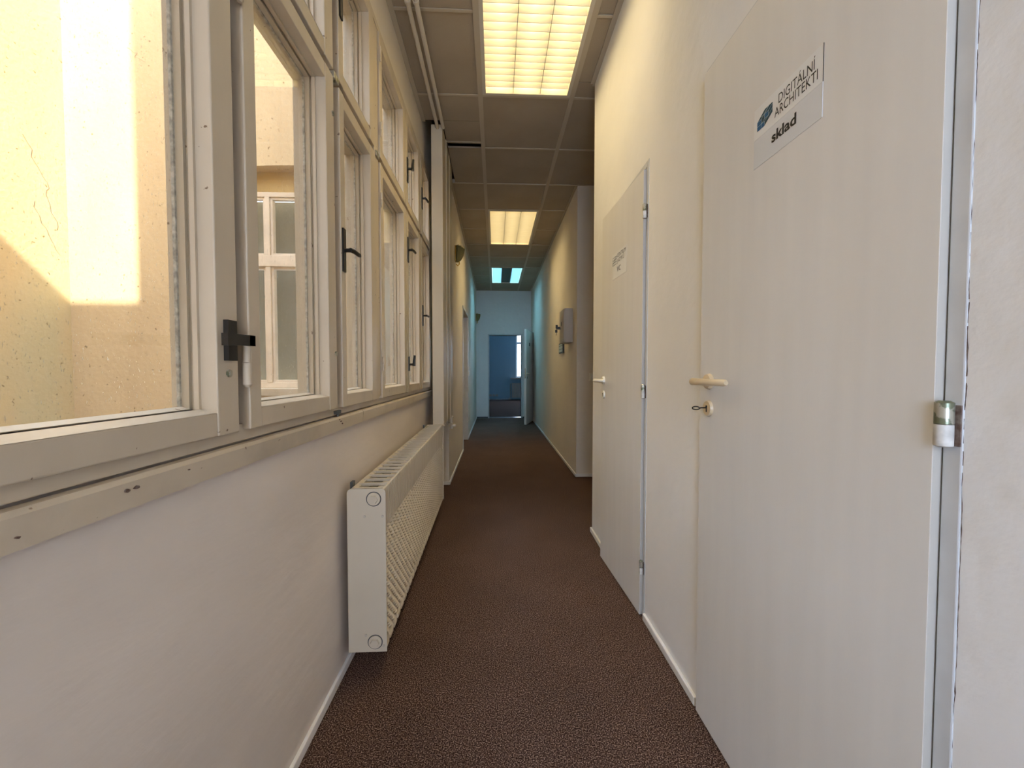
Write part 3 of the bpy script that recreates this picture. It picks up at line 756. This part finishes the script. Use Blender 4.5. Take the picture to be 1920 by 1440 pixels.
# front sheet: flutes above, diamond bumps below
def front():
    m = MB(); P = .06; ncol = int(RL / P); sub = 18
    zr = [RZ0, RZ0 + .025]; ztop = RZ1 - .150; pz = .018
    nz = int((ztop - (RZ0 + .025)) / pz)
    zl = [RZ0, RZ0 + .012] + [RZ0 + .025 + (ztop - RZ0 - .025) * k / (nz * 4) for k in range(nz * 4 + 1)] + [ztop + .010, RZ1 - .012, RZ1 - .004, RZ1 - .001]
    ny = ncol * sub; idx = {}
    for j, z in enumerate(zl):
        for i in range(ny + 1):
            u = i / sub; t = u % 1.0
            fl = 0.0 if .30 < t < .70 or False else 0.0
            a = abs(t - .5) * 2          # 0 centre .. 1 edge
            flute = -.010 if (a > .84 or .28 < a < .40) else 0.0
            if z <= RZ0 + .02: x = -.004 if a > .72 else 0
            elif z > ztop + .005: x = flute if z < RZ1 - .008 else -.002
            else:
                v = (z - RZ0 - .025) / ((ztop - RZ0 - .025) / nz); row = int(v) ; tv = v - row
                uu = (u * 1.5 + (.5 if row % 2 else 0)) % 1.0
                d = math.hypot((uu - .5) * 2, (tv - .5) * 2)
                x = -.010 * max(0.0, min(1.0, (d - .25) * 1.5))
            if z >= RZ1 - .002: x -= .006
            m.v.append((XFr + x, i * RL / ny, z))
    W = ny + 1
    for j in range(len(zl) - 1):
        for i in range(ny):
            a = j * W + i; m.f.append((a, a + 1, a + 1 + W, a + W)); m.mi.append(0)
    return m
fr = front()
o = rb(fr, 'front_panel', M['rad'])
sd = o.modifiers.new('thickness', 'SOLIDIFY'); sd.thickness = .0015; sd.offset = -1
m = MB(); m.box(.022, .048, .004, RL - .004, RZ0 + .004, RZ1 - .012); rb(m, 'front_water_panel', M['rad'])
m = MB(); m.box(XBr, XBr + .022, .004, RL - .004, RZ0 + .004, RZ1 - .006); rb(m, 'back_panel', M['rad'])
# convector loops and cross bars in the top
m = MB(); n = 14
poly = [(.0, -.034), (.003, -.034)]
pts = []
rin = []
for k in range(20):
    t = 2 * PI * k / 20; pts.append((.002 + math.cos(t) * .0200 * (1 if abs(math.cos(t)) < 2 else 1), math.sin(t) * .037))
m2 = MB()
vs = []
for zz in (-.05, -.008):
    for (p, q) in pts: vs.append((q - .0, p, zz))
for zz in (-.008, -.05):
    for (p, q) in pts: vs.append((q * .93, p * .80, zz))
N = 20; fs = []
for L in range(3):
    for i in range(N): fs.append((L * N + i, L * N + (i + 1) % N, (L + 1) * N + (i + 1) % N, (L + 1) * N + i))
m2.add(vs, fs); cm = m2.mesh('convector_loop', M['radin'], False)
m3 = MB(); m3.prism([(-.004, 0), (.004, 0), (.004, -.010), (-.004, -.010)], 0, -.052, .056); bmh = m3.mesh('grille_bar', M['rad'])
k = 0; y = .02
while y < RL - .01:
    o = bpy.data.objects.new('grille_bar', bmh); COL.objects.link(o); o.parent = rad; o.location = (0, y, RZ1 - .001)
    if y + .04 < RL:
        o = bpy.data.objects.new('convector_loop', cm); COL.objects.link(o); o.parent = rad; o.location = (-.004, y + .030, RZ1 - .020)
    y += .06
for ya in (.05, RL - .10):
    m = MB(); m.box(-.074, -.064, ya, ya + .025, RZ1 - .06, RZ1 + .010); rb(m, 'wall_bracket', M['darkfr'])
rad.location = (-.456, 1.392, 0)
rad.rotation_euler = (0, 0, math.atan(.018 / RL))

# ------------------------------------------------------------------ pipe casing, pipes and valve
cs = empty('pipe_casing', (-.44, 3.05, .675))
tag(cs, 'tall cream boxed-in pipe casing above the far end of radiator', 'pipe casing')
m = MB(); m.box(-.045, .040, 0, .012, 0, H - .675 - .004); m.build('front_board', M['cas'], cs, bevel=.002)
m = MB(); m.box(.030, .040, .012, .64, 0, H - .675 - .004); m.build('side_board', M['cas'], cs, bevel=.002)
for yy in (.20, .42): 
    m = MB(); m.box(.040, .045, yy, yy + .03, 0, H - .675 - .006); m.build('joint_strip', M['cas'], cs, bevel=.001)
m = MB(); m.box(-.045, -.037, .012, .29, 0, H - .675 - .004); m.build('inner_board', M['pipe'], cs)
m = MB(); m.box(-.050, .046, -.004, .05, -.012, 0); m.build('bottom_lip', M['cas'], cs, bevel=.002)
for x, lab in ((-.435, 'left one of two thin cream heating pipes under the ceiling'), (-.388 - .005, 'right one of two thin cream heating pipes under the ceiling')):
    m = MB(); m.cyl((0, 0, 0), (0, 4.62, 0), .0125, 14)
    for k in range(3): m.cyl((0, .8 + k * 1.4, 0), (0, .815 + k * 1.4, 0), .016, 14); m.box(-.003, .003, .8 + k * 1.4, .812 + k * 1.4, .0, .031)
    o = m.build('heating_pipe', M['pipe'], smooth=True, loc=(x, -1.58, H - .034)); tag(o, lab, 'pipe', 'pipes under the ceiling')
vl = empty('radiator_valve', (-.405, 3.60, .585))
tag(vl, 'small painted valve and clamp on the pier below casing', 'valve')
m = MB(); m.cyl((0, 0, .0), (0, 0, .10), .012, 14); m.cyl((0, 0, -.02), (0, 0, 0), .016, 14); m.build('valve_body', M['pipe'], vl, smooth=True)
m = MB(); m.box(-.03, .018, -.05, .05, .018, .030); m.box(-.03, .018, -.05, .05, .074, .086); m.box(-.03, -.022, -.05, .05, .018, .086); m.build('clamp', M['grey'], vl, bevel=.002)
m = MB(); m.cyl((.012, 0, .01), (.04, 0, .01), .011, 12); m.build('valve_knob', M['ivory'], vl, smooth=True)

# ------------------------------------------------------------------ wall lamps
def sconce(y, z, label):
    r = empty('wall_lamp', (FL, y, z)); tag(r, label, 'wall lamp', 'brass wall lamps on the left wall')
    m = MB(); m.prism([(-.035, -.075), (.035, -.075), (.05, 0), (.035, .10), (-.035, .10), (-.05, 0)], 0, 0, .012); m.build('back_plate', M['brass'], r, bevel=.004)
    m = MB(); m.tube([(.012, 0, -.10), (.030, 0, -.118), (.045, 0, -.10), (.040, 0, -.02), (.034, 0, .09), (.034, 0, .115)], .007, 10); m.build('arm', M['brass'], r, smooth=True)
    # scalloped quarter shell opening upward
    m = MB(); A, B = 16, 10
    for j in range(B + 1):
        ph = j / B * PI / 2
        for i in range(A + 1):
            th = -PI / 2 + PI * i / A
            rr = 1 + .05 * math.cos(th * 14)
            m.v.append((.018 + .085 * math.sin(ph) * math.cos(th) * rr, .085 * math.sin(ph) * math.sin(th) * rr, .085 - .165 * math.cos(ph) ** 1.0))
    W = A + 1
    for j in range(B):
        for i in range(A): a = j * W + i; m.f.append((a, a + 1, a + 1 + W, a + W)); m.mi.append(0)
    o = m.build('shade', M['shell'], r, smooth=True); s = o.modifiers.new('t', 'SOLIDIFY'); s.thickness = .003
    return r
sconce(4.42, 2.38, 'nearer brass wall lamp with olive shell shade beside casing')
sconce(8.95, 2.30, 'farther small wall lamp close to the end wall')

# ------------------------------------------------------------------ far left doorway
d = empty('door_3', (FL, DY0, 0)); struct(d, 'recessed side doorway in the far left wall with a white lintel lip', 'door')
m = MB(); m.box(-.10, .012, 0, .03, 0, DZ); m.box(-.10, .012, .93, .96, 0, DZ); m.box(-.10, .018, 0, .96, DZ - .02, DZ + .018); m.build('door_frame', M['steelw'], d, bevel=.002)
m = MB(); m.box(-.14, -.10, .03, .93, .005, DZ - .02); m.build('door_leaf', M['cas'], d)
m = MB(); m.cyl((-.10, .12, 1.05), (-.05, .12, 1.05), .008, 10); m.tube([(-.055, .12, 1.05), (-.05, .14, 1.05), (-.05, .24, 1.05)], .008, 10); m.build('handle', M['ivory'], d, smooth=True)

# open door leaf near the end wall
d = empty('door_4', (.812, 8.62, 0), math.radians(163.2)); struct(d, 'open white door standing ajar in front of the end wall on the right', 'door')
# local: leaf along -? build from hinge (0,0) along +Y after rotation
m = MB(); m.box(-.022, .022, .0, .72, .008, 1.945); leaf = m.build('door_leaf', M['doorw'], d, bevel=.001)
for p in leaf.data.polygons: pass
m = MB(); m.box(-.008, .008, .720, .7215, .95, 1.15); m.build('lock_plate', M['chrome'], d)
for s in (-1, 1):
    m = MB(); m.cyl((s * .022, .66, 1.05), (s * .030, .66, 1.05), .024, 20); m.tube([(s * .028, .66, 1.05), (s * .062, .66, 1.05), (s * .070, .65, 1.05), (s * .068, .54, 1.05)], .009, 12); m.build('handle', M['ivory'], d, smooth=True)
    m = MB(); m.cyl((s * .022, .66, .965), (s * .029, .66, .965), .022, 20); m.build('key_rosette', M['darkfr'], d, smooth=True)
m = MB(); m.box(.022, .024, .36, .46, 1.62, 1.69); m.box(-.024, -.022, .36, .46, 1.62, 1.69); m.build('door_plate', M['darkfr'], d)
for z in (.25, 1.0, 1.72):
    m = MB(); m.cyl((.0, -.006, z), (0, -.006, z + .07), .008, 10); m.build('hinge', M['chrome'], d)

# frame of the far doorway
d = empty('door_5', (EX0, YE, 0)); struct(d, 'thin painted frame of the open doorway in the end wall', 'door')
w = EX1 - EX0
m = MB(); m.box(-.03, .0, -.012, .16, 0, EZ + .03); m.box(w, w + .03, -.012, .16, 0, EZ + .03); m.box(0, w, -.012, .16, EZ, EZ + .03); m.build('door_frame', M['steelw'], d, bevel=.003)
m = MB(); m.box(0, w, .0, .16, 0, .012); m.build('threshold', M['chrome'], d)

# ------------------------------------------------------------------ things on the far right wall
kb = empty('wall_cabinet', (FR, 4.19, 1.40)); tag(kb, 'small grey-beige metal key cabinet on the right wall', 'cabinet')
m = MB(); m.box(-.085, 0, 0, .27, 0, .365); m.build('body', M['grey'], kb, bevel=.003)
m = MB(); m.box(-.100, -.087, .004, .266, .004, .361); dr = m.build('door', M['grey'], kb, bevel=.003)
m = MB(); m.box(-.103, -.100, .13, .15, .19, .235); m.build('slot_handle', M['black'], dr)
m = MB(); m.cyl((-.100, .17, .165), (-.108, .17, .165), .012, 14); m.build('lock', M['chrome'], dr)
m = MB(); m.box(-.090, -.02, -.001, 0, .03, .34); m.build('side_panel', M['grey'], kb)
ck = MB(); ck.box(-.150, -.108, .168, .172, .155, .185); ck.box(-.160, -.135, .167, .175, .165, .205); ck.box(-.165, -.140, .166, .176, .120, .152); ck.tube([(-.150, .171, .17), (-.150, .171, .13), (-.155, .171, .09)], .003, 6)
o = ck.build('key_bunch', M['black'], loc=(FR, 4.19, 1.40)); tag(o, 'bunch of dark keys hanging in the lock of the wall cabinet', 'keys')
nt = empty('wall_notice', (FR, 4.70, 1.315)); tag(nt, 'small pale notice in a dark frame under the wall cabinet', 'notice')
m = MB(); m.box(-.020, 0, 0, .30, 0, .125); m.build('frame', M['darkfr'], nt, bevel=.003)
m = MB(); m.box(-.022, -.020, .02, .28, .015, .045); m.box(-.022, -.020, .02, .28, .052, .085); m.box(-.022, -.020, .02, .28, .092, .112); m.build('sheet', M['bluesign'], nt)
sw = empty('light_switch', (1.0, YN, 1.03)); tag(sw, 'white light switch on the passage wall at the corner', 'switch')
m = MB(); m.box(-.04, .04, -.010, 0, -.04, .04); m.build('plate', M['ivory'], sw, bevel=.004)
m = MB(); m.box(-.028, .028, -.015, -.010, -.028, .028); m.build('rocker', M['base'], sw, bevel=.002)
sk = empty('wall_socket', (FL, 6.75, .30)); tag(sk, 'small white socket low on the far left wall', 'socket')
m = MB(); m.box(0, .010, -.04, .04, -.04, .04); m.cyl((.010, 0, 0), (.012, 0, 0), .022, 20); m.build('plate', M['ivory'], sk)
sk = empty('light_switch', (FL, 6.52, 1.06)); tag(sk, 'white light switch on the far left wall beyond the recessed doorway', 'switch')
m = MB(); m.box(0, .010, -.04, .04, -.04, .04); m.box(.010, .015, -.028, .028, -.028, .028); m.build('plate', M['ivory'], sk)

# ------------------------------------------------------------------ far room contents
w3 = empty('window_3', (X0, RY1 + .1, Z0)); struct(w3, 'bright white framed window in the far room', 'window')
W, Hh = X1 - X0, Z1 - Z0; tz = 2.15 - Z0
m = MB(); m.box(0, .06, 0, .08, 0, Hh); m.box(W - .06, W, 0, .08, 0, Hh); m.box(.06, W - .06, 0, .08, 0, .06); m.box(.06, W - .06, 0, .08, Hh - .06, Hh); m.box(.06, W - .06, 0, .08, tz, tz + .09)
m.box(W / 2 - .04, W / 2 + .04, 0, .08, .06, tz); m.box(W / 2 - .04, W / 2 + .04, 0, .08, tz + .09, Hh - .06); m.build('frame', M['base'], w3, bevel=.004)
for a, b in ((.06, W / 2 - .04), (W / 2 + .04, W - .06)):
    for c, e in ((.06, tz), (tz + .09, Hh - .06)):
        m = MB(); m.box(a, b, .04, .044, c, e); m.build('pane', M['glass'], w3)
m = MB(); m.box(X0 - .20, X1 + .1, RY1 - .22, RY1 + .1, Z0 - .045, Z0)
struct(m.build('trim_4', M['grey'], bevel=.004), 'deep window board under the far room window', 'trim')
r2 = empty('radiator', (.66, RY1 - .17, .09)); tag(r2, 'ribbed white radiator under the far room window', 'radiator')
rm = MB(); rm.box(-.022, .022, 0, .10, 0, .56); rmm = rm.mesh('rib', M['rad'])
for k in range(16):
    o = bpy.data.objects.new('rib', rmm); COL.objects.link(o); o.parent = r2; o.location = (k * .058, 0, 0)
m = MB(); m.cyl((-.02, .05, .03), (.9, .05, .03), .018, 10); m.cyl((-.02, .05, .53), (.9, .05, .53), .018, 10); m.build('header_pipe', M['rad'], r2)
m = MB(); m.tube([(-.02, .05, .53), (-.08, .05, .53), (-.08, .05, .0), (-.14, .05, -.03), (-.14, .05, -.088)], .012, 8); m.build('feed_pipe', M['pipe'], r2)
for k, x in enumerate((-.19, -.07, .05)):
    s = empty('wall_socket', (x, RY1, .17)); tag(s, ('leftmost', 'middle', 'rightmost')[k] + ' of three sockets low on the back wall of far room', 'socket', 'sockets in the far room')
    m = MB(); m.box(-.045, .045, -.012, 0, -.04, .04); m.cyl((0, -.012, 0), (0, -.014, 0), .022, 16); m.build('plate', M['grey'], s)
